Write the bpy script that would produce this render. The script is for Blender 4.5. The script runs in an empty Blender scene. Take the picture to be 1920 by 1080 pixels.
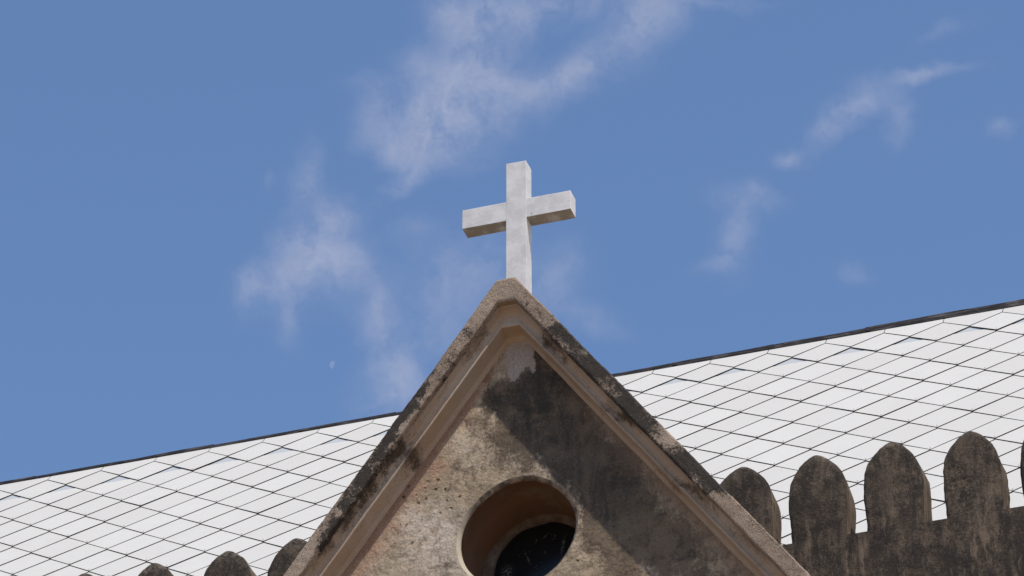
import bpy, bmesh, math, random
from mathutils import Vector, Matrix, noise
random.seed(7)
SC = bpy.context.scene
COL = SC.collection
R = math.radians

# ---------------------------------------------------------------- camera
CAM = Vector((8.1116, -24.9387, 1.6))
EL, AZ, F = R(34.0), R(18.1), 8070.0            # elevation, turn to the left, focal length in 1920-wide pixels
RIGHT = Vector((math.cos(AZ), math.sin(AZ), 0))
FWD = Vector((-math.sin(AZ) * math.cos(EL), math.cos(AZ) * math.cos(EL), math.sin(EL)))
UP = RIGHT.cross(FWD)
cd = bpy.data.cameras.new('camera'); cam = bpy.data.objects.new('camera', cd); COL.objects.link(cam)
cam.matrix_world = Matrix(((RIGHT.x, UP.x, -FWD.x, CAM.x), (RIGHT.y, UP.y, -FWD.y, CAM.y), (RIGHT.z, UP.z, -FWD.z, CAM.z), (0, 0, 0, 1)))
cd.sensor_width = 36; cd.lens = 36 * F / 1920; cd.clip_start = 0.5; cd.clip_end = 20000
SC.camera = cam


def at(x, y, Y):
    """point of the plane at depth Y seen at photo pixel (x, y)"""
    d = RIGHT * ((x - 960) / F) + UP * ((540 - y) / F) + FWD
    return CAM + d * ((Y - CAM.y) / d.y)


# ---------------------------------------------------------------- view, sun, sky
SC.view_settings.view_transform = 'Standard'; SC.view_settings.look = 'None'
SC.view_settings.exposure = EXPOSURE = 0.0; SC.view_settings.gamma = 1.0
SUN = Vector((1.135, -1.0, 2.63)).normalized()  # towards the sun
sl = bpy.data.lights.new('sun', 'SUN'); sl.energy = 3.75; sl.angle = R(0.55); sl.color = (1.0, 0.91, 0.80)
so = bpy.data.objects.new('sun', sl); COL.objects.link(so); so.rotation_euler = SUN.to_track_quat('Z', 'Y').to_euler(); so.location = (20, -20, 60)


class NT:
    """small node-tree helper"""
    def __init__(s, nt): s.t = nt; s.n = nt.nodes; s.n.clear()
    def new(s, kind, **kw):
        o = s.n.new(kind)
        for k, v in kw.items(): setattr(o, k, v)
        return o
    def link(s, a, b): s.t.links.new(a, b)
    def put(s, sock, v):
        if isinstance(v, bpy.types.NodeSocket): s.link(v, sock)
        elif isinstance(v, (tuple, list)) and len(v) == 3 and sock.type == 'RGBA': sock.default_value = (*v, 1)
        else: sock.default_value = v
    def math(s, op, a, b=0.0, c=None, clamp=False):
        o = s.new('ShaderNodeMath', operation=op, use_clamp=clamp); s.put(o.inputs[0], a); s.put(o.inputs[1], b)
        if c is not None: s.put(o.inputs[2], c)
        return o.outputs[0]
    def vmath(s, op, a, b=(0, 0, 0)):
        o = s.new('ShaderNodeVectorMath', operation=op); s.put(o.inputs[0], a); s.put(o.inputs[1], b)
        return o.outputs[1] if op in ('DOT_PRODUCT', 'LENGTH') else o.outputs[0]
    def mix(s, f, a, b, mode='MIX'):
        o = s.new('ShaderNodeMix', data_type='RGBA', blend_type=mode); s.put(o.inputs[0], f); s.put(o.inputs[6], a); s.put(o.inputs[7], b)
        return o.outputs[2]
    def ramp(s, f, a, b, lo=0.0, hi=1.0):
        o = s.new('ShaderNodeMapRange', interpolation_type='SMOOTHSTEP'); s.put(o.inputs[0], f)
        for i, v in ((1, a), (2, b), (3, lo), (4, hi)): o.inputs[i].default_value = v
        return o.outputs[0]
    def noise(s, co, scale, detail=6, rough=0.6, dist=0.0, col=False):
        o = s.new('ShaderNodeTexNoise'); s.put(o.inputs['Vector'], co)
        o.inputs['Scale'].default_value = scale; o.inputs['Detail'].default_value = detail
        o.inputs['Roughness'].default_value = rough; o.inputs['Distortion'].default_value = dist
        return o.outputs['Color' if col else 'Fac']
    def voronoi(s, co, scale, feature='F1', rnd=1.0):
        o = s.new('ShaderNodeTexVoronoi', feature=feature); s.put(o.inputs['Vector'], co); o.inputs['Scale'].default_value = scale
        o.inputs['Randomness'].default_value = rnd
        return o.outputs['Distance']
    def scale(s, co, x, y, z):
        return s.vmath('MULTIPLY', co, (x, y, z))
    def warp(s, co, scale, amt, detail=4):
        w = s.vmath('SUBTRACT', s.noise(co, scale, detail, 0.65, col=True), (0.5, 0.5, 0.5))
        return s.vmath('ADD', co, s.vmath('MULTIPLY', w, (amt, amt, amt)))
    def blobs(s, co, items):
        """sum of soft ellipses; items (cx, cz, rx, rz, angle, amount) on the x-z plane of co"""
        tot = None
        for cx, cz, rx, rz, an, am in items:
            a = R(an)
            v1 = (math.cos(a) / rx, 0, math.sin(a) / rx); v2 = (-math.sin(a) / rz, 0, math.cos(a) / rz)
            d = s.vmath('SUBTRACT', co, (cx, 0, cz))
            p = s.vmath('DOT_PRODUCT', d, v1); q = s.vmath('DOT_PRODUCT', d, v2)
            r2 = s.math('ADD', s.math('MULTIPLY', p, p), s.math('MULTIPLY', q, q))
            g = s.math('MULTIPLY', s.math('EXPONENT', s.math('MULTIPLY', r2, -1.0)), am)
            tot = g if tot is None else s.math('ADD', tot, g)
        return tot


w = bpy.data.worlds.new('World'); SC.world = w; w.use_nodes = True
N = NT(w.node_tree)
sky = N.new('ShaderNodeTexSky', sky_type='NISHITA'); sky.sun_disc = False
sky.sun_elevation = math.asin(SUN.z); sky.sun_rotation = math.atan2(SUN.x, SUN.y)
sky.air_density = 1.0; sky.dust_density = 0.6; sky.ozone_density = 2.0
tc = N.new('ShaderNodeTexCoord')
dirv = tc.outputs['Generated']
# directions measured on a plane tangent to the celestial sphere over the church: x right, z up
fz = N.vmath('DOT_PRODUCT', dirv, tuple(FWD))
fz = N.math('MAXIMUM', fz, 0.05)
cx_ = N.math('DIVIDE', N.vmath('DOT_PRODUCT', dirv, tuple(RIGHT)), fz)
cz_ = N.math('DIVIDE', N.vmath('DOT_PRODUCT', dirv, tuple(UP)), fz)
cmb = N.new('ShaderNodeCombineXYZ'); N.link(cx_, cmb.inputs[0]); N.link(cz_, cmb.inputs[2])
flat = N.scale(cmb.outputs[0], F / 1000, 1, F / 1000)


def C(x, y, rx, ry, an, am): return ((x - 960) / 1000, (540 - y) / 1000, rx / 870, ry / 870, an, am * .9)


CL = [C(1245, 8, 60, 40, 15, .95), C(1190, 62, 55, 36, 35, .75), C(1105, 122, 75, 26, 32, .85), C(1015, 168, 75, 28, 14, .9), C(960, 28, 80, 34, 12, 1.0), C(1080, 12, 70, 22, 0, .6),
      C(872, 180, 88, 56, 20, 1.5), C(818, 248, 64, 42, 10, 1.7), C(880, 95, 48, 60, -25, .85), C(700, 215, 26, 44, -25, .75), C(742, 268, 40, 24, -25, .95), C(768, 330, 50, 17, 38, .85),
      C(775, 120, 34, 28, -30, .55), C(845, 20, 40, 34, -35, .65), C(690, 160, 34, 16, 0, .35),
      C(580, 520, 62, 40, 15, 1.5), C(590, 460, 40, 32, 0, 1.1), C(622, 402, 36, 32, -20, 1.15), C(478, 535, 26, 30, -20, 1.0), C(570, 335, 20, 42, -8, .7), C(650, 490, 34, 40, 0, .6), C(512, 332, 14, 14, 0, .25),
      C(705, 590, 30, 52, -5, .85), C(738, 722, 44, 80, -12, 1.15), C(870, 505, 80, 52, 10, .65), C(1035, 520, 40, 60, -35, .55), C(830, 600, 60, 60, 20, .45), C(545, 612, 16, 36, -5, .5),
      C(1556, 240, 46, 17, 58, .85), C(1620, 195, 50, 24, 25, .85), C(1688, 225, 22, 40, -20, .45), C(1745, 138, 52, 11, 6, .95), C(1480, 296, 26, 12, 22, .75), C(1400, 372, 46, 18, -5, .6),
      C(1385, 440, 22, 50, -8, .75), C(1345, 495, 34, 12, 20, .4), C(1878, 235, 24, 13, 20, .6), C(1780, 55, 40, 12, 25, .4), C(1600, 508, 26, 12, -15, .4), C(770, 430, 40, 25, 0, .3), C(1100, 590, 60, 20, -20, .35), C(1360, 5, 60, 8, 0, .4)]
wc = N.warp(N.warp(flat, 6, 0.085, 3), 20, 0.022, 3)
soft = N.blobs(wc, CL)
fib = N.noise(N.warp(flat, 6, 0.25), 9, 6, 0.55)
f2 = N.noise(N.warp(flat, 3, 0.2), 38, 6, 0.6)
dens = N.math('MULTIPLY', soft, N.math('ADD', N.math('MULTIPLY', N.ramp(fib, .20, .80), .85), N.math('MULTIPLY', f2, .12)))
dens = N.math('MULTIPLY', N.math('SUBTRACT', 1.0, N.math('EXPONENT', N.math('MULTIPLY', dens, -1.0))), 0.80)
tint = N.mix(1.0, sky.outputs[0], (0.97, 1.065, 1.18), 'MULTIPLY')
SKYMUL = tint.node
cloudy = N.mix(dens, tint, (3.75, 3.9, 4.8))
CLOUDC = cloudy.node
bg = N.new('ShaderNodeBackground'); N.link(cloudy, bg.inputs[0]); bg.inputs[1].default_value = 0.14
wo = N.new('ShaderNodeOutputWorld'); N.link(bg.outputs[0], wo.inputs[0])


# ---------------------------------------------------------------- materials
def material(name):
    m = bpy.data.materials.new(name); m.use_nodes = True
    n = NT(m.node_tree); b = n.new('ShaderNodeBsdfPrincipled'); o = n.new('ShaderNodeOutputMaterial'); n.link(b.outputs[0], o.inputs[0])
    tc = n.new('ShaderNodeNewGeometry')
    b.inputs['Roughness'].default_value = 0.9; b.inputs['Specular IOR Level'].default_value = 0.25
    return m, n, b, tc.outputs['Position']


def bump(n, b, h, dist, strength=1.0, prev=None):
    o = n.new('ShaderNodeBump'); o.inputs['Strength'].default_value = strength; o.inputs['Distance'].default_value = dist
    n.put(o.inputs['Height'], h)
    if prev is not None: n.link(prev, o.inputs['Normal'])
    n.link(o.outputs[0], b.inputs['Normal'])
    return o.outputs[0]


def PX(Y, x, y, rx, ry, an, am):
    p = at(x, y, Y)
    return (p.x, p.z, rx / 240, ry / 209, an, am)


def rough_plaster(n, b, co, d=1.0):
    """fine cast-sand relief"""
    a = n.noise(co, 9, 5, .6); c = n.noise(co, 55, 8, .72); g = n.noise(co, 170, 4, .7)
    h = n.math('ADD', n.math('MULTIPLY', c, .7), n.math('MULTIPLY', g, .5))
    p = bump(n, b, a, .03 * d, .6)
    return bump(n, b, h, .016 * d, .9, p), c, g


# gable wall: sandy lime plaster, black mould, clean patch, iron-red wash
M_wall, n, b, P = material('stained plaster wall')
co = n.warp(P, 6, .10, 5)
nrm, c, g = rough_plaster(n, b, P, 1.1)
big = n.noise(P, 2.3, 5, .6); med = n.noise(co, 8, 8, .65); streak = n.noise(n.scale(co, 9, 9, 1.6), 1.6, 7, .65)
base = n.mix(n.ramp(big, .35, .68), (.42, .315, .205), (.57, .45, .32))
base = n.mix(n.ramp(med, .44, .66), base, (.24, .18, .12))
flk = n.noise(n.warp(P, 12, .05, 5), 5.5, 9, .72)
base = n.mix(n.math('MULTIPLY', n.ramp(flk, .50, .545), .45), base, (.225, .175, .115))
base = n.mix(n.math('MULTIPLY', n.ramp(n.noise(n.warp(P, 20, .03, 4), 16, 8, .75), .575, .63), .5), base, (.13, .098, .065))
pale = n.math('MULTIPLY', n.blobs(co, [PX(0, 815, 1000, 55, 60, 20, 1.0), PX(0, 765, 965, 18, 22, 0, .9), PX(0, 850, 1060, 60, 50, 0, .5), PX(0, 1000, 860, 60, 25, -30, .55), PX(0, 850, 830, 22, 60, 40, .6), PX(0, 700, 1060, 90, 60, 20, .4)]), n.ramp(n.noise(P, 14, 6, .65), .3, .62))
base = n.mix(n.math('MINIMUM', pale, .85), base, (.66, .56, .45))
rust = n.math('MULTIPLY', n.blobs(co, [PX(0, 812, 882, 26, 16, 20, 1.0), PX(0, 780, 905, 24, 14, 30, .7), PX(0, 760, 930, 30, 90, -32, .55), PX(0, 690, 1040, 26, 90, -34, .6), PX(0, 860, 745, 22, 90, -36, .6), PX(0, 930, 650, 16, 40, -35, .7), PX(0, 640, 1075, 25, 50, -35, .5)]), n.ramp(n.noise(P, 7, 5, .6), .25, .6))
base = n.mix(n.math('MINIMUM', rust, .9), base, (.44, .27, .175))
dk = [PX(0, 925, 735, 26, 26, 0, .9), PX(0, 960, 770, 45, 45, 0, 1.1), PX(0, 1005, 745, 50, 55, 0, 1.2), PX(0, 1035, 690, 40, 50, -20, 1.1), PX(0, 1030, 830, 60, 55, 0, 1.1),
      PX(0, 1080, 780, 60, 65, 0, .9), PX(0, 1110, 880, 65, 60, 0, 1.0), PX(0, 1165, 880, 45, 50, 0, 1.1), PX(0, 1180, 950, 70, 60, 0, .85), PX(0, 1130, 960, 50, 60, 0, .8),
      PX(0, 1200, 1020, 80, 60, 0, .8), PX(0, 1270, 1020, 60, 50, -20, .85), PX(0, 1330, 1075, 60, 40, -20, .7), PX(0, 1060, 720, 40, 40, 0, .7), PX(0, 880, 900, 26, 20, 0, .35),
      PX(0, 888, 800, 16, 50, 40, .45), PX(0, 945, 835, 30, 40, 0, .62), PX(0, 1165, 1040, 24, 60, 0, .55), PX(0, 820, 925, 50, 16, 0, .3), PX(0, 1050, 905, 14, 14, 0, .4), PX(0, 1160, 1060, 30, 40, 0, .35), PX(0, 845, 1058, 22, 12, 0, .75), PX(0, 760, 920, 26, 30, -30, .4), PX(0, 870, 880, 70, 22, 0, .3), PX(0, 1015, 660, 14, 14, 0, .8)]
dks = n.blobs(n.warp(n.warp(P, 5, .14, 6), 30, .03, 4), dk)
dark = n.ramp(n.math('ADD', dks, n.math('MULTIPLY', n.math('SUBTRACT', n.math('ADD', n.math('ADD', med, streak), n.noise(P, 36, 7, .75)), 1.5), 1.7)), .26, 1.0)
mould = n.mix(n.ramp(streak, .38, .62), (.040, .034, .028), (.120, .088, .060))
mould = n.mix(n.math('MAXIMUM', n.ramp(n.noise(co, 4, 6, .65), .46, .66), n.math('MULTIPLY', n.ramp(n.noise(co, 6, 6, .65), .36, .55), n.math('MINIMUM', n.blobs(P, [PX(0, 1290, 1010, 120, 90, -20, 1.2), PX(0, 1130, 1060, 90, 60, 0, .8)]), 1.0))), mould, (.19, .138, .092))
blk = n.math('MULTIPLY', n.math('MINIMUM', n.blobs(co, [PX(0, 1000, 760, 60, 60, 0, 1.0), PX(0, 1160, 880, 40, 55, 0, .9), PX(0, 1050, 700, 40, 40, 0, .8), PX(0, 930, 740, 30, 24, 0, .6)]), 1.0), n.ramp(n.noise(n.warp(P, 14, .06, 5), 12, 8, .75), .40, .58))
mould = n.mix(n.math('MULTIPLY', blk, .85), mould, (.026, .024, .021))
base = n.mix(n.math('MULTIPLY', dark, .93), base, mould)
clean = n.ramp(n.math('ADD', n.blobs(n.warp(n.warp(P, 9, .07, 5), 24, .035, 5), [PX(0, 985, 640, 34, 22, 0, 1.25), PX(0, 978, 672, 20, 26, 0, 1.1), PX(0, 964, 702, 10, 16, 0, .85), PX(0, 1000, 690, 6, 16, 0, .6), PX(0, 925, 690, 34, 26, 0, .5), PX(0, 1098, 745, 10, 16, 20, .7), PX(0, 1108, 765, 9, 10, 0, .5)]), n.math('MULTIPLY', n.math('SUBTRACT', med, .5), 1.7)), .45, .72)
base = n.mix(n.math('MULTIPLY', clean, .9), base, (.47, .385, .32))
# clean, slightly pink strip sheltered under the moulding
sx = n.new('ShaderNodeSeparateXYZ'); n.link(co, sx.inputs[0])
rk = n.math('ADD', n.math('MULTIPLY', n.math('ABSOLUTE', sx.outputs[0]), 1.37), sx.outputs[2])
shel = n.math('MULTIPLY', n.ramp(rk, 18.63, 18.93), n.math('MAXIMUM', n.ramp(sx.outputs[0], .32, .75), n.ramp(sx.outputs[0], -.22, -.36)))
red = n.math('MULTIPLY', n.ramp(sx.outputs[0], -.1, -.25), n.math('MULTIPLY', n.ramp(rk, 18.72, 18.88), n.ramp(rk, 19.02, 18.90)))
base = n.mix(n.math('MULTIPLY', shel, .75), base, n.mix(n.ramp(sx.outputs[0], -.2, .2), (.45, .315, .225), (.31, .215, .15)))
base = n.mix(n.math('MULTIPLY', red, .6), base, (.30, .155, .085))
# pits and lime specks
vo = n.voronoi(P, 30); pitm = n.math('MULTIPLY', n.ramp(vo, .15, .07), n.ramp(n.noise(P, 4, 2), .52, .62))
base = n.mix(n.math('MULTIPLY', pitm, .85), base, (.05, .04, .032))
spk = n.math('MULTIPLY', n.ramp(n.voronoi(n.vmath('ADD', P, (3, 7, 5)), 55), .14, .08), n.ramp(n.noise(P, 6, 3), .5, .6))
base = n.mix(n.math('MULTIPLY', spk, .6), base, (.5, .47, .43))
grit = n.ramp(c, .33, .68, .78, 1.19)
base = n.mix(1.0, base, grit, 'MULTIPLY')
n.put(b.inputs['Base Color'], base)
# holes picked in the plaster left of the window
HL = [(798, 917), (783, 944), (825, 961), (800, 937), (815, 918), (838, 937), (847, 955), (771, 1019), (801, 902), (822, 902), (779, 929), (757, 930), (767, 913), (833, 918), (1083, 1051), (1152, 988), (760, 985), (862, 930)]
hol = n.math('MINIMUM', n.blobs(n.warp(P, 40, .012, 3), [PX(0, x + (i * 5 % 3 - 1) * 1.5, y + (i * 7 % 3 - 1) * 1.5, 1.4 + .25 * (i * 3 % 5), 1.3 + .22 * (i * 2 % 5), 20 * i, .55 + .13 * (i * 2 % 4)) for i, (x, y) in enumerate(HL)]), 1.0)
base = n.mix(n.math('MULTIPLY', hol, .62), base, (.05, .038, .03)); n.put(b.inputs['Base Color'], base)
low = n.noise(n.warp(P, 4, .1), 3.5, 4, .6)
p1 = bump(n, b, n.math('MULTIPLY', n.math('ADD', pitm, n.math('MULTIPLY', hol, 1.5)), -1.0), .03, 1.0, nrm)
bump(n, b, low, .12, .6, p1)


def weathered(name, tan, mid, black, patches_dark, patches_light, Y, rough=1.0, thr=(.20, 1.0), k=1.0, gr=1.0):
    m, n, b, P = material(name)
    nrm, c, g = rough_plaster(n, b, P, rough)
    co = n.warp(n.warp(P, 5, .16, 6), 26, .03, 4)
    med = n.noise(co, 9, 9, .75); fine = n.noise(P, 48, 7, .8); big = n.noise(P, 1.7, 4, .6)
    col = n.mix(n.ramp(big, .35, .65), tan, mid)
    s = n.math('MULTIPLY', n.math('SUBTRACT', med, .5), 3.6 * k)
    if patches_dark: s = n.math('ADD', s, n.blobs(co, [PX(Y, *q) for q in patches_dark]))
    if patches_light: s = n.math('SUBTRACT', s, n.blobs(co, [PX(Y, *q) for q in patches_light]))
    s = n.math('ADD', s, n.math('MULTIPLY', n.math('SUBTRACT', fine, .5), 2.6 * k))
    col = n.mix(n.math('MULTIPLY', n.ramp(s, *thr), .94), col, black)
    col = n.mix(1.0, col, n.ramp(g, .36, .64, 1 - .5 * gr, 1 + .55 * gr), 'MULTIPLY')
    n.put(b.inputs['Base Color'], col)
    return m


M_cop = weathered('lichened coping stone', (.37, .285, .21), (.27, .20, .145), (.032, .027, .022),
    [(740, 800, 18, 70, -30, .7), (690, 870, 22, 80, -34, .9), (645, 960, 18, 70, -34, .8), (610, 1010, 9, 60, -34, .8), (800, 720, 20, 60, -30, .25), (820, 660, 12, 60, -34, .25),
     (1010, 590, 26, 22, 0, .5), (880, 620, 10, 60, -34, .45), (850, 690, 16, 60, -34, .4), (1050, 630, 36, 30, 0, .95), (1230, 850, 40, 26, -45, .55), (1270, 870, 60, 12, -45, .5), (1110, 690, 48, 44, 0, 1.2), (1170, 760, 48, 44, 0, 1.2), (1205, 800, 32, 30, 0, .9), (1150, 690, 300, 9, -45, .4), (1250, 830, 200, 26, -45, .3), (1285, 860, 30, 14, -45, .7), (780, 745, 14, 40, -34, .7), (1290, 850, 30, 25, 0, .45), (1330, 895, 36, 32, 0, .9), (1385, 925, 70, 12, -45, 1.0), (1480, 1020, 70, 10, -45, .9), (1420, 985, 40, 10, -45, .4)],
    [(950, 540, 30, 22, 0, .9), (900, 600, 25, 40, -34, .5), (1020, 600, 22, 18, 0, .45), (1245, 822, 22, 14, -45, .6), (1370, 945, 26, 26, 0, .4), (1440, 1020, 60, 40, -45, .6), (560, 1060, 30, 30, 0, 1.2), (636, 962, 9, 8, 0, 1.1)], -.269, 1.0, (.20, .95), 1.35)
M_mld = weathered('washed plaster moulding', (.39, .285, .20), (.44, .345, .26), (.06, .042, .028),
    [(735, 840, 18, 44, -34, 1.5), (700, 890, 22, 55, -34, 1.3), (770, 850, 10, 22, -34, .9), (640, 975, 20, 50, -34, 1.2), (600, 1040, 10, 60, -34, .8), (770, 780, 12, 50, -34, .5), (1030, 640, 22, 12, -45, .6), (1075, 670, 60, 12, -45, 1.0), (1180, 790, 60, 9, -45, .8), (1300, 920, 80, 8, -45, .7), (1420, 1030, 80, 8, -45, .6), (900, 640, 10, 60, -34, .7), (830, 745, 9, 60, -34, .5)],
    [(950, 600, 30, 20, 0, .8), (840, 740, 14, 60, -34, .5)], -.16, .3, (.1, 1.05), .6, .3)
M_mer = weathered('blackened parapet plaster', (.145, .107, .073), (.09, .066, .046), (.031, .025, .020), [], [], .7, .9, (-.65, .4))
n = NT.__new__(NT); n.t = M_mer.node_tree; n.n = M_mer.node_tree.nodes
b = [q for q in n.n if q.type == 'BSDF_PRINCIPLED'][0]; P = [q for q in n.n if q.type == 'NEW_GEOMETRY'][0].outputs['Position']
prevc = b.inputs['Base Color'].links[0].from_socket
run = n.noise(n.scale(n.warp(P, 8, .06, 4), 9, 9, 1.3), 1.5, 7, .65)
lowz = n.new('ShaderNodeSeparateXYZ'); n.link(n.warp(P, 5, .25, 4), lowz.inputs[0])
wash = n.math('MULTIPLY', n.ramp(run, .50, .66), n.ramp(lowz.outputs[2], 17.55, 17.0, .35, 1.0))
prevc = n.mix(n.math('MULTIPLY', n.ramp(n.noise(n.scale(n.warp(P, 6, .08), 14, 14, 1.5), 1.1, 7, .65), .47, .62), .75), prevc, (.030, .024, .020))
col = n.mix(n.math('MULTIPLY', wash, .75), prevc, (.225, .165, .115))
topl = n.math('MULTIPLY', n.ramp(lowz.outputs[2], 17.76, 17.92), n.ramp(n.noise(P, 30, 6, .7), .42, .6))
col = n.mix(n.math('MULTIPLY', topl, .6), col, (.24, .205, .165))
sp = n.math('MULTIPLY', n.ramp(n.voronoi(P, 38), .12, .06), n.ramp(n.noise(P, 5, 3), .45, .6))
col = n.mix(n.math('MULTIPLY', sp, .75), col, (.42, .38, .33))
rawp = n.new('ShaderNodeSeparateXYZ'); n.link(P, rawp.inputs[0])
sd = n.ramp(rawp.outputs[1], .738, .752); strk = n.noise(n.scale(P, 3, 16, 1.2), 1.6, 5, .6)
col = n.mix(n.math('MULTIPLY', sd, .75), col, n.mix(n.ramp(strk, .4, .62), (.27, .20, .135), (.13, .097, .066)))
n.put(b.inputs['Base Color'], col)

# window reveal: red-brown wash
M_rev, n, b, P = material('red brown window reveal')
rough_plaster(n, b, P, .35)
v = n.noise(n.warp(P, 5, .2), 4, 5, .6)
c1 = n.mix(n.ramp(v, .35, .65), (.215, .13, .08), (.25, .135, .08))
c1 = n.mix(n.ramp(n.noise(P, 3.3, 5, .65), .52, .68), c1, (.26, .20, .14))
n.put(b.inputs['Base Color'], c1)
M_ring, n, b, P = material('grey mortar window frame')
rough_plaster(n, b, P, .4)
n.put(b.inputs['Base Color'], n.mix(n.ramp(n.noise(P, 12, 6, .65), .35, .65), (.13, .095, .07), (.22, .18, .15)))
M_lip, n, b, P = material('pale worn window edge')
rough_plaster(n, b, P, .5)
lp = n.blobs(P, [PX(0, 868, 1050, 24, 62, 0, 1.3)])
cl = n.mix(n.ramp(n.noise(n.warp(P, 8, .08), 13, 8, .7), .38, .62), (.32, .255, .195), (.10, .078, .058))
n.put(b.inputs['Base Color'], n.mix(n.math('MINIMUM', lp, .9), cl, (.56, .49, .37)))
M_glass, n, b, P = material('dark dirty glass')
dv = n.ramp(n.noise(n.warp(n.scale(P, 1.6, 1, .8), 12, .15, 5), 17, 5, .7), .665, .70)
ds = n.ramp(n.voronoi(P, 26), .085, .045)
dv = n.math('MAXIMUM', n.math('MULTIPLY', dv, .8), n.math('MULTIPLY', n.blobs(n.warp(P, 30, .03, 5), [PX(.58, 951, 1072, 9, 9, 0, 1.0), PX(.58, 989, 1046, 1.6, 10, 20, .9), PX(.58, 1056, 1022, 2.2, 13, -8, .8), PX(.58, 1024, 1004, 1.5, 6, -40, .7), PX(.58, 1022, 1035, 1.2, 5, 15, .6)]), n.ramp(n.noise(P, 60, 4), .4, .6)))
dirt = n.math('MAXIMUM', n.math('MULTIPLY', dv, .42), n.math('MULTIPLY', ds, .4))
n.put(b.inputs['Base Color'], n.mix(dirt, (.012, .013, .014), (.33, .33, .31)))
b.inputs['Roughness'].default_value = .22; n.put(b.inputs['Roughness'], n.math('ADD', n.math('MULTIPLY', dirt, .6), .18)); b.inputs['Specular IOR Level'].default_value = .22

# cross: whitewashed concrete
M_cross, n, b, P = material('whitewashed concrete')
a = n.noise(P, 13, 5, .55); a2 = n.noise(n.warp(P, 8, .1, 5), 9, 6, .6); gq = n.noise(P, 120, 4, .7)
col = n.mix(n.ramp(a2, .36, .62), (.70, .675, .645), (.60, .58, .555))
col = n.mix(n.math('MULTIPLY', n.ramp(a, .52, .74), .4), col, (.50, .475, .45))
ch = n.math('MULTIPLY', n.ramp(n.voronoi(n.scale(n.warp(P, 30, .02), 1, 1, .5), 16), .14, .06), n.ramp(n.noise(P, 7, 3), .55, .63))
col = n.mix(n.math('MULTIPLY', ch, .75), col, (.20, .18, .16))
# brown stain plus shade painted into the colour on the arms' underside
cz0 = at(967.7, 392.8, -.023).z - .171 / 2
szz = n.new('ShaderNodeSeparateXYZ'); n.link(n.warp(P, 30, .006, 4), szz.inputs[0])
stain_shade = n.math('MULTIPLY', n.math('MULTIPLY', n.ramp(szz.outputs[2], cz0 + .007, cz0 + .001), n.math('GREATER_THAN', szz.outputs[2], cz0 - .02)), n.ramp(n.noise(n.warp(P, 9, .1), 8, 6, .65), .30, .55, .45, .9))
stain_shade = n.math('MULTIPLY', stain_shade, n.math('GREATER_THAN', n.math('ABSOLUTE', n.math('SUBTRACT', n.math('MULTIPLY', n.vmath('DOT_PRODUCT', P, (1, 0, 0)), 1.0), at(967.7, 392.8, -.023).x)), .0815))
col = n.mix(stain_shade, col, (.25, .205, .15))
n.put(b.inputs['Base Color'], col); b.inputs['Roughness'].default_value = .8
pp = bump(n, b, n.math('ADD', a, n.math('MULTIPLY', gq, .12)), .006, .45)

# roof
M_tile, n, b, P = material('white cement slate')
at_ = n.new('ShaderNodeAttribute'); at_.attribute_name = 'shade'
a = n.noise(P, 5, 7, .65); f_ = n.noise(n.scale(P, 1, .4, .4), 26, 5, .7)
col = n.mix(at_.outputs['Fac'], (.575, .552, .50), (.61, .587, .535))
col = n.mix(n.math('MULTIPLY', n.ramp(a, .45, .75), .28), col, (.52, .50, .465))
col = n.mix(n.math('MULTIPLY', n.ramp(f_, .6, .75), .25), col, (.52, .50, .47))
n.put(b.inputs['Base Color'], col); b.inputs['Roughness'].default_value = .75
M_edge, n, b, P = material('grimy slate edge'); n.put(b.inputs['Base Color'], (.035, .032, .030))
M_under, n, b, P = material('grey under slate'); n.put(b.inputs['Base Color'], n.mix(n.noise(P, 8, 5), (.40, .42, .43), (.47, .485, .49)))
M_ridge, n, b, P = material('tarred ridge capping')
n.put(b.inputs['Base Color'], n.mix(n.ramp(n.noise(n.scale(P, 1, 8, 8), 4, 7, .7), .45, .7), (.014, .012, .013), (.13, .11, .105))); b.inputs['Roughness'].default_value = .7
bump(n, b, n.noise(n.scale(P, .6, 6, 6), 18, 5), .01)
M_hook, n, b, P = material('weathered slate hook'); n.put(b.inputs['Base Color'], (.10, .095, .09))
M_ground, n, b, P = material('sandy courtyard ground')
n.put(b.inputs['Base Color'], n.mix(n.ramp(n.noise(P, .6, 8, .65), .35, .65), (.25, .178, .115), (.33, .24, .16))); bump(n, b, n.noise(P, 6, 8), .03)
M_render, n, b, P = material('aged lime render')
n.put(b.inputs['Base Color'], n.mix(n.ramp(n.noise(n.scale(P, 1, 1, .4), 1.2, 8, .65), .35, .7), (.33, .28, .225), (.12, .10, .08))); rough_plaster(n, b, P, .8)


# ---------------------------------------------------------------- mesh helpers
def obj(name, bm, mats, parent=None, smooth=False):
    me = bpy.data.meshes.new(name)
    bmesh.ops.recalc_face_normals(bm, faces=bm.faces[:]); bm.to_mesh(me); bm.free()
    for m in (mats if isinstance(mats, (list, tuple)) else [mats]): me.materials.append(m)
    if smooth:
        for p in me.polygons: p.use_smooth = True
    o = bpy.data.objects.new(name, me); COL.objects.link(o)
    if parent is not None:
        o.parent = parent
        M = Matrix.Translation(parent_world(parent)); o.matrix_parent_inverse = M.inverted()
    return o


def parent_world(o):
    v = Vector(o.location)
    # parts keep their geometry in world coordinates; only Empties carry a location
    return v if o.type == 'EMPTY' else (parent_world(o.parent) * 0)


def empty(name, loc, label, cat):
    o = bpy.data.objects.new(name, None); COL.objects.link(o); o.location = loc; o.empty_display_size = .3
    o['label'] = label; o['category'] = cat
    return o


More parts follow.
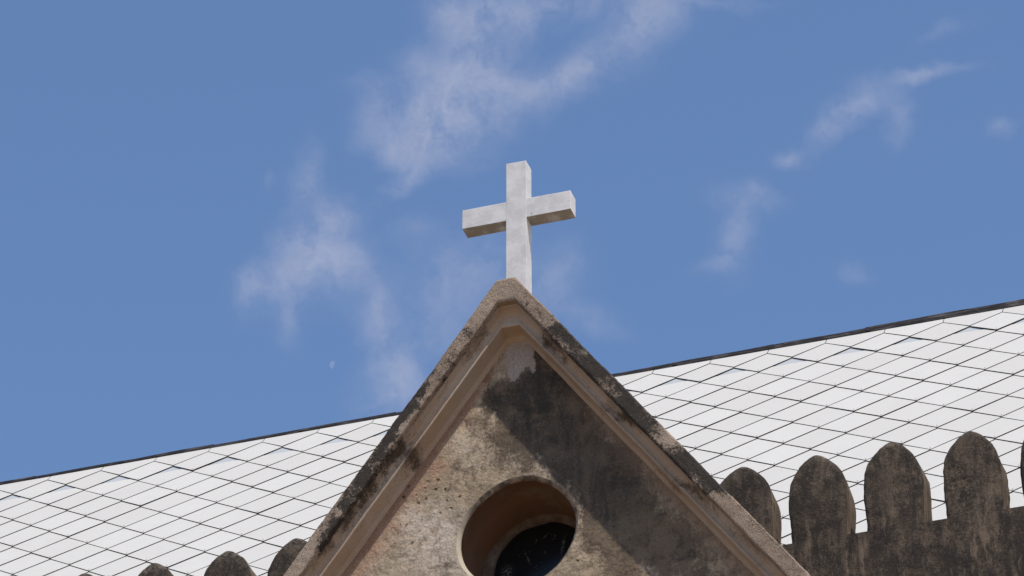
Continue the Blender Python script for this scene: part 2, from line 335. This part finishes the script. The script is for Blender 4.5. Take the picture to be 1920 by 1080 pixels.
def box(bm, x0, x1, y0, y1, z0, z1):
    v = [bm.verts.new((x, y, z)) for x in (x0, x1) for y in (y0, y1) for z in (z0, z1)]
    for f in ((0, 1, 3, 2), (4, 6, 7, 5), (0, 4, 5, 1), (2, 3, 7, 6), (0, 2, 6, 4), (1, 5, 7, 3)): bm.faces.new([v[i] for i in f])


def jit(v, amp, sc):
    return noise.noise_vector(Vector(v) * sc) * amp


def wob(x, z):
    """shared hand-plastered unevenness of the parapet front"""
    return .012 * noise.noise(Vector((x * 1.3, 2.1, z * 1.1))) + .006 * noise.noise(Vector((x * 4, 5.1, z * 3)))


# ---------------------------------------------------------------- ground
bm = bmesh.new(); s = 4000
bm.faces.new([bm.verts.new(p) for p in ((-s, -s, 0), (s, -s, 0), (s, s, 0), (-s, s, 0))])
g = obj('ground', bm, M_ground); g['kind'] = 'structure'

# ---------------------------------------------------------------- church
church = empty('church', (0, 0, 0), 'old stained plaster church with pointed gable, round window, battlements and white slate roof', 'church')
TZ, HW, SL = 19.207, .068, 1.37       # gable top, half width of its flat tip, slope
HALF = 3.3                            # half width of the gable foot


def outline(h, half=HALF):
    zb = TZ - (half - HW) * SL
    return [(-half, zb - h), (-HW, TZ - h), (HW, TZ - h), (half, zb - h)]


# gable wall with its round opening
WC = Vector((-.004, 0, 17.212)); R0 = .426
def hole_r(a):
    """radius of the hand-cut opening by angle (0 = right, counted anticlockwise as seen from the front)"""
    d = math.degrees(a) % 360
    r = R0 + .002 * math.exp(-((d - 20) / 30) ** 2) - .022 * math.exp(-((d - 140) / 32) ** 2) + .012 * math.exp(-((d - 200) / 30) ** 2)
    return r + .004 * math.sin(5 * a + 1)


NH = 96
def ring(y, dr):
    return [(WC.x + (hole_r(2 * math.pi * i / NH) + dr) * math.cos(2 * math.pi * i / NH), y, WC.z + (hole_r(2 * math.pi * i / NH) + dr) * math.sin(2 * math.pi * i / NH)) for i in range(NH)]


bm = bmesh.new()
o4 = outline(.30)
outer = [(-HALF, 0, 0)] + [(x, 0, z) for x, z in o4] + [(HALF, 0, 0)]
vo_ = [bm.verts.new(p) for p in outer]; ho = [bm.verts.new(p) for p in ring(0, .026)]
ed = [bm.edges.new((vo_[i], vo_[(i + 1) % len(vo_)])) for i in range(len(vo_))] + [bm.edges.new((ho[i], ho[(i + 1) % NH])) for i in range(NH)]
bmesh.ops.triangle_fill(bm, use_beauty=True, use_dissolve=False, edges=ed)
vb = [bm.verts.new((p[0], .69, p[2])) for p in outer]
for i in range(len(outer)):
    j = (i + 1) % len(outer); bm.faces.new((vo_[i], vo_[j], vb[j], vb[i]))
gable = obj('gable_wall', bm, M_wall, church)
for p in gable.data.polygons: p.use_smooth = False

win = bmesh.new()
prof = [(0, .026), (.006, .016), (.014, .009), (.024, .003), (.034, 0), (.044, .006), (.052, .022), (.30, .026), (.56, .022)]
rows = [[win.verts.new(p) for p in ring(y, dr)] for y, dr in prof]
for k in range(len(rows) - 1):
    for i in range(NH):
        f = win.faces.new((rows[k][i], rows[k][(i + 1) % NH], rows[k + 1][(i + 1) % NH], rows[k + 1][i])); f.material_index = 0 if k < 4 else 1
window = obj('round_window', win, [M_lip, M_rev], church, True)
# frame ring and pane
def annulus(bm, prof, cx, cz, n=80, jitter=0):
    rows = []
    for y, r in prof:
        rows.append([bm.verts.new((cx + (r + jitter * noise.noise(Vector((math.cos(2 * math.pi * i / n) * 3, math.sin(2 * math.pi * i / n) * 3, r * 5)))) * math.cos(2 * math.pi * i / n), y, cz + (r + jitter * noise.noise(Vector((math.cos(2 * math.pi * i / n) * 3, math.sin(2 * math.pi * i / n) * 3, 9)))) * math.sin(2 * math.pi * i / n))) for i in range(n)])
    for k in range(len(rows) - 1):
        for i in range(n): bm.faces.new((rows[k][i], rows[k][(i + 1) % n], rows[k + 1][(i + 1) % n], rows[k + 1][i]))
    return rows
bm = bmesh.new(); annulus(bm, [(.60, .50), (.545, .50), (.545, .44), (.547, .405), (.556, .392), (.580, .388), (.60, .388)], .02, WC.z, jitter=.012)
obj('window_frame', bm, M_ring, window, True)
bm = bmesh.new(); vs = [bm.verts.new((.02 + .40 * math.cos(2 * math.pi * i / 64), .582, WC.z + .40 * math.sin(2 * math.pi * i / 64))) for i in range(64)]
ctr = bm.verts.new((.02, .579, WC.z))
for i in range(64): bm.faces.new((vs[i], vs[(i + 1) % 64], ctr))
obj('window_pane', bm, M_glass, window)
bm = bmesh.new(); box(bm, -.8, .8, .63, .66, WC.z - .8, WC.z + .8); obj('window_backing', bm, M_edge, window)


# coping and moulding swept up one rake, over the flat tip and down the other
def sweep(profile, half, amp, sc, step=.03, fine=.0):
    bm = bmesh.new(); base = outline(0, half); path = []
    for (x0, z0), (x1, z1) in zip(base[:-1], base[1:]):
        L = math.hypot(x1 - x0, z1 - z0); k = max(1, int(L / step))
        path += [(x0 + (x1 - x0) * i / k, z0 + (z1 - z0) * i / k) for i in range(k)]
    path.append(base[-1]); rows = []
    for x, z in path:
        row = []
        for y, h in profile:
            v = Vector((x, y, z - h))
            d = noise.noise_vector(Vector((x, y * .5, z - h)) * sc) * amp
            if fine: d += noise.noise_vector(v * 30) * fine
            row.append(bm.verts.new(v + d))
        rows.append(row)
    n = len(profile)
    for a, c in zip(rows[:-1], rows[1:]):
        for i in range(n): bm.faces.new((a[i], a[(i + 1) % n], c[(i + 1) % n], c[i]))
    bm.faces.new(rows[0]); bm.faces.new(rows[-1])
    return bm


cop_prof = [(.36, 0), (.1, 0), (-.10, 0), (-.245, 0), (-.261, .007), (-.270, .024), *[(-.269, .036 + .0154 * i) for i in range(11)], (-.263, .203), (-.245, .207), (-.12, .207), (.36, .207)]
obj('coping', sweep(cop_prof, 3.45, .0055, 3.0, .018, .0042), M_cop, gable, True)
mld_prof = [(.02, .200), (-.215, .200), (-.215, .214), (-.185, .222), (-.160, .240), (-.147, .265), (-.146, .295), (-.151, .318), (-.158, .329), (-.159, .347), (-.153, .354), (-.06, .356), (-.03, .366), (-.008, .395), (.02, .42)]
obj('rake_moulding', sweep(mld_prof, 3.38, .0035, 3.5, .03, .0014), M_mld, gable, True)
for o_ in gable.children: o_.data.set_sharp_from_angle(angle=R(42 if o_.name.startswith('coping') else 16))
# covering of the gable block behind the coping
bm = bmesh.new(); o4 = outline(.10)
A = [bm.verts.new((x, .37, z)) for x, z in o4]; B = [bm.verts.new((x, .698, z)) for x, z in o4]
A2 = [bm.verts.new((x, .37, z - .1)) for x, z in o4]; B2 = [bm.verts.new((x, .698, z - .1)) for x, z in o4]
for i in range(3):
    bm.faces.new((A[i], A[i + 1], B[i + 1], B[i])); bm.faces.new((A2[i], B2[i], B2[i + 1], A2[i + 1])); bm.faces.new((A[i], A2[i], A2[i + 1], A[i + 1])); bm.faces.new((B[i], B[i + 1], B2[i + 1], B2[i]))
obj('gable_capping', bm, M_render, gable)

# parapet wall with merlons
PY0, PY1, PZ = .70, 1.02, 17.170
bm = bmesh.new(); xs = [-9 + .05 * i for i in range(361)]; zs = [14.0, 15.0, 15.6, 15.9] + [16.0 + .09 * i for i in range(13)] + [17.13, PZ]
G = [[bm.verts.new((x, PY0 + wob(x, z), z)) for z in zs] for x in xs]
T = [bm.verts.new((x, PY1, PZ - .003)) for x in xs]; BT = [bm.verts.new((x, PY1, 14)) for x in xs]
for i in range(len(xs) - 1):
    for k in range(len(zs) - 1): bm.faces.new((G[i][k], G[i + 1][k], G[i + 1][k + 1], G[i][k + 1]))
    bm.faces.new((G[i][-1], G[i + 1][-1], T[i + 1], T[i])); bm.faces.new((T[i], T[i + 1], BT[i + 1], BT[i]))
parapet = obj('parapet', bm, M_mer, church, True); parapet.data.set_sharp_from_angle(angle=R(30))


def merlon(x0, k):
    rnd = random.Random(k)
    half = [(0, .0), (.004, .020), (.017, .048), (.045, .087), (.085, .124), (.128, .155), (.175, .177), (.227, .195), (.30, .206), (.37, .209), (.46, .208), (.55, .204), (.64, .200), (.72, .198)]
    top = MZ[k] + .004; ws = rnd.uniform(1.0, 1.05); lean = rnd.uniform(-.007, .007)
    pts = [(-wd, h) for h, wd in reversed(half)] + [(wd, h) for h, wd in half[1:]]
    # densify and find inward normals
    dense = []
    for (a, c), (d, e) in zip(pts[:-1], pts[1:]):
        m = max(1, int(math.hypot(d - a, e - c) / .02))
        dense += [(a + (d - a) * i / m, c + (e - c) * i / m) for i in range(m)]
    dense.append(pts[-1]); nn = len(dense); nor = []
    for i in range(nn):
        a = dense[max(0, i - 1)]; c = dense[min(nn - 1, i + 1)]; tx, th = c[0] - a[0], c[1] - a[1]; L = math.hypot(tx, th) or 1
        nx, nh = -th / L, tx / L
        if i < 3 or i > nn - 4: nx, nh = (1 if i < 3 else -1), 0
        nor.append((nx, nh))
    bm = bmesh.new(); rings = []
    for y, ins in ((0, .036), (.003, .022), (.010, .010), (.022, .003), (.040, 0), (.16, 0), (.285, 0), (.305, .006), (.32, .022)):
        row = []
        for (px, h), (nx, nh) in zip(dense, nor):
            X = x0 + (px + nx * ins) * ws + lean * max(0, .45 - h) / .45; Z = top - (h + nh * ins)
            if h > .7: Z = PZ
            j = noise.noise_vector(Vector((X * 5, y * 5, Z * 5))) * .010 + noise.noise_vector(Vector((X, y, Z)) * 20) * .0045
            if h > .7: j *= 0
            row.append(bm.verts.new((X + j.x, PY0 + y + wob(X, Z) * (1 - y / .32) + j.y * .5, Z + j.z)))
        rings.append(row)
    for a, c in zip(rings[:-1], rings[1:]):
        for i in range(nn - 1): f = bm.faces.new((a[i], a[i + 1], c[i + 1], c[i])); f.smooth = True
    # front: a skin of horizontal strips so it keeps the plaster's waviness
    for rw in (rings[0], rings[-1]):
        i, j = 0, nn - 1
        while j - i > 2: bm.faces.new((rw[i], rw[i + 1], rw[j - 1], rw[j])); i += 1; j -= 1
        bm.faces.new(rw[i:j + 1])
    o = obj('merlon', bm, M_mer, parapet, True); o.data.set_sharp_from_angle(angle=R(38)); o['group'] = 'merlons along the parapet'
    return o


MX = [1.463, 2.014, 2.568, 3.140, 3.700, 4.27, -1.966, -2.505, -3.104, -3.656, -4.22]
MZ = [17.891, 17.885, 17.881, 17.868, 17.875, 17.87, 17.917, 17.914, 17.922, 17.932, 17.925]
for k, x in enumerate(MX): merlon(x, k)

# nave walls out of the picture, so the building stands on the ground
bm = bmesh.new(); box(bm, -16, 14, .72, 1.0, 0, 13.99); box(bm, -16, 14, 13.6, 14.0, 0, 15.2); box(bm, -16, -15.7, 1.003, 13.597, 0, 15.2); box(bm, 13.7, 14, 1.003, 13.597, 0, 15.2)
obj('nave_wall', bm, M_render, church)

# ---------------------------------------------------------------- roof of diamond slates
S = .55; RA = R(50.5); RO = CAM + Vector((-8.044152, 32.15180917, 21.56790767)); SV = Vector((0, math.cos(RA), math.sin(RA))); NV = Vector((0, -math.sin(RA), math.cos(RA)))
def rp(u, v, h=0): return RO + Vector((u * S, 0, 0)) + SV * (v * S) + NV * h
bm = bmesh.new(); sh = bm.loops.layers.float.new('shade')
def slab(poly, lo, hi, tilt, val, mat=0, thick=.009):
    """poly in roof coordinates; its lower corner stands proud by tilt"""
    vmin = min(p[1] for p in poly); vmax = max(p[1] for p in poly)
    t = [bm.verts.new(rp(u, v, hi + tilt * (vmax - v) / max(.01, vmax - vmin))) for u, v in poly]
    d = [bm.verts.new(rp(u, v, hi - thick + tilt * (vmax - v) / max(.01, vmax - vmin))) for u, v in poly]
    f = bm.faces.new(t); f.material_index = mat
    for l in f.loops: l[sh] = val
    for i in range(len(poly)):
        j = (i + 1) % len(poly); q = bm.faces.new((t[i], t[j], d[j], d[i])); q.material_index = 1
U0, U1, V1 = -30, 24, 14
rr = random.Random(3)
for i in range(2 * U0, 2 * U1 + 1):
    for k in range(1, 2 * V1):
        if (i + k) % 2 == 0: continue      # each slate is a diamond centred at (i/2, -k/2)
        cu, cv = i / 2, -k / 2
        q = .5 - .0065
        du, dv = rr.uniform(-.0035, .0035), rr.uniform(-.0035, .0035)
        poly = [(cu + du, cv - q + dv), (cu + q + du, cv + dv), (cu + du, cv + q + dv), (cu - q + du, cv + dv)]
        tilt = .012 + rr.uniform(-.002, .004)
        if k == 2:     # second course: top corner cut off
            c = .27 + rr.uniform(-.03, .03); e = rr.uniform(-.02, .02)
            poly = [poly[0], poly[1], (cu + c + du, cv + .5 - c + e), (cu - c + du, cv + .5 - c - e), poly[3]]
        slab(poly, 0, .004 + rr.uniform(0, .002), tilt, rr.random())
        # small hook under the lower corner
        b0 = rp(cu + du, cv - q + dv, .014 + tilt)
        vs = [b0 + Vector((-.003, 0, 0)) - SV * .01, b0 + Vector((.003, 0, 0)) - SV * .01, b0 + Vector((.002, 0, 0)) + SV * .016 + NV * .004, b0 + Vector((-.002, 0, 0)) + SV * .016 + NV * .004]
        f = bm.faces.new([bm.verts.new(p) for p in vs]); f.material_index = 3
# top course between the diamonds and the ridge, with upright joints
for i in range(U0, U1):
    g_ = .006
    slab([(i + .5, -.5 + g_), (i + 1 - g_, -g_), (i + 1 - g_, .24), (i + g_, .24), (i + g_, -g_)], 0, .006, .012, rr.random())
    slab([(i + .5 - .42, -.82), (i + .5 + .42, -.82), (i + .5 + .08, -.46), (i + .5 - .08, -.46)], 0, .0005, .0, .5, 2)
# boards below the slates
f = bm.faces.new([bm.verts.new(rp(*p)) for p in ((U0 - 1, .24, -.03), (U1 + 1, .24, -.03), (U1 + 1, -V1, -.03), (U0 - 1, -V1, -.03))]); f.material_index = 1
roof = obj('roof', bm, [M_tile, M_edge, M_under, M_hook], church)
bm = bmesh.new(); top = rp(0, .24, -.03); e = rp(0, -V1, -.03)
box(bm, -16, 14, .95, e.y + .05, e.z - .35, e.z - .20)
by = 2 * top.y - e.y
vs = [bm.verts.new(p) for p in ((-17, top.y + .01, top.z), (14, top.y + .01, top.z), (14, by, e.z), (-17, by, e.z))]; bm.faces.new(vs)
for x in (-15.9, 13.9):
    bm.faces.new([bm.verts.new(p) for p in ((x, e.y, e.z - .36), (x, e.y, e.z), (x, top.y, top.z - .03), (x, by, e.z - .03), (x, by, e.z - .36))])
obj('rear_roof_slope', bm, M_render, roof)

# ridge capping: lapped lengths of dark sheet
bm = bmesh.new(); RZ = rp(0, .235, 0)
x = -16.5; k = 0
while x < 13.5:
    L = .92; hgt = (.006 if x < -2.5 else .006 + .0095 * (x + 2.5)) + rr.uniform(-.003, .006)
    sec = [(-.020, -.036), (-.026, -.032), (-.026, -.020), (-.018, hgt * .7), (-.006, hgt), (.012, hgt), (.03, hgt * .6), (.06, -.06)]
    rowz = []
    for t in range(7):
        X = x + (L + .05) * t / 6; up = .005 * (k % 2) + .006 * noise.noise(Vector((X * 2, 0, 0))) + .006 * (t / 6)
        rowz.append([bm.verts.new((X, RZ.y + a, RZ.z + .012 + c + up)) for a, c in sec])
    for a, c in zip(rowz[:-1], rowz[1:]):
        for i in range(len(sec) - 1): bm.faces.new((a[i], a[i + 1], c[i + 1], c[i]))
    x += L; k += 1
obj('ridge_cap', bm, M_ridge, roof)

# ---------------------------------------------------------------- cross on the gable tip
c0 = at(967.7, 392.8, -.023)
cross = empty('stone_cross', (c0.x, .042, 19.2), 'white painted concrete cross standing on the tip of the gable', 'cross')
def cbox(x0, x1, y0, y1, z0, z1, bev=.004):
    bm = bmesh.new(); box(bm, x0, x1, y0, y1, z0, z1)
    bmesh.ops.bevel(bm, geom=bm.edges[:], offset=bev, segments=2, affect='EDGES', profile=.6)
    long_ = [e for e in bm.edges if e.calc_length() > .12]
    bmesh.ops.subdivide_edges(bm, edges=long_, cuts=9, use_grid_fill=True)
    for v in bm.verts: v.co += noise.noise_vector(v.co * 7) * .0022 + noise.noise_vector(v.co * 30) * .0008
    return bm
CW, CH, CD, CLn = .158, .171, .131, .846
obj('upright', cbox(c0.x - CW / 2, c0.x + CW / 2, -.023, -.023 + CD, 19.13, c0.z + .434), M_cross, cross)
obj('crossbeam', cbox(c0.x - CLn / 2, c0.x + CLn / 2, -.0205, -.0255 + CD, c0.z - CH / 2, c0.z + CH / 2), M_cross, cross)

# ---------------------------------------------------------------- faint day moon
md = RIGHT * ((625 - 960) / F) + UP * ((540 - 684) / F) + FWD
DM = 15000.0; mc = CAM + md * DM; mr = 7.5 / F * DM
bm = bmesh.new(); lit = (-RIGHT * .9 + UP * .25).normalized(); oth = FWD.cross(lit).normalized(); K = 20
arc = [mc + (lit * math.cos(t) + oth * math.sin(t)) * mr - FWD * mr * .0 for t in [math.pi * (i / K - .5) for i in range(K + 1)]]
ter = [mc + (-lit * .25 * math.cos(t) + oth * math.sin(t)) * mr - FWD * mr * .97 * math.cos(t) for t in [math.pi * (i / K - .5) for i in range(K + 1)]]
mid = [mc + (lit * .55 * math.cos(t) + oth * math.sin(t)) * mr - FWD * mr * .8 * math.cos(t) for t in [math.pi * (i / K - .5) for i in range(K + 1)]]
rws = [[bm.verts.new(p) for p in a] for a in (arc, mid, ter)]
for a, c in zip(rws[:-1], rws[1:]):
    for i in range(K): bm.faces.new((a[i], a[i + 1], c[i + 1], c[i]))
M_moon = bpy.data.materials.new('pale moon'); M_moon.use_nodes = True; n = NT(M_moon.node_tree)
em = n.new('ShaderNodeEmission'); n.put(em.inputs[0], n.mix(n.noise(n.new('ShaderNodeNewGeometry').outputs['Position'], .05, 4), (.42, .50, .72), (.55, .6, .78))); em.inputs[1].default_value = 1.0
tr = n.new('ShaderNodeBsdfTransparent'); mx = n.new('ShaderNodeMixShader'); mx.inputs[0].default_value = .2; n.link(tr.outputs[0], mx.inputs[1]); n.link(em.outputs[0], mx.inputs[2])
oo = n.new('ShaderNodeOutputMaterial'); n.link(mx.outputs[0], oo.inputs[0])
mo = obj('moon', bm, M_moon); mo['label'] = 'faint half moon in the blue sky left of the gable'; mo['category'] = 'moon'
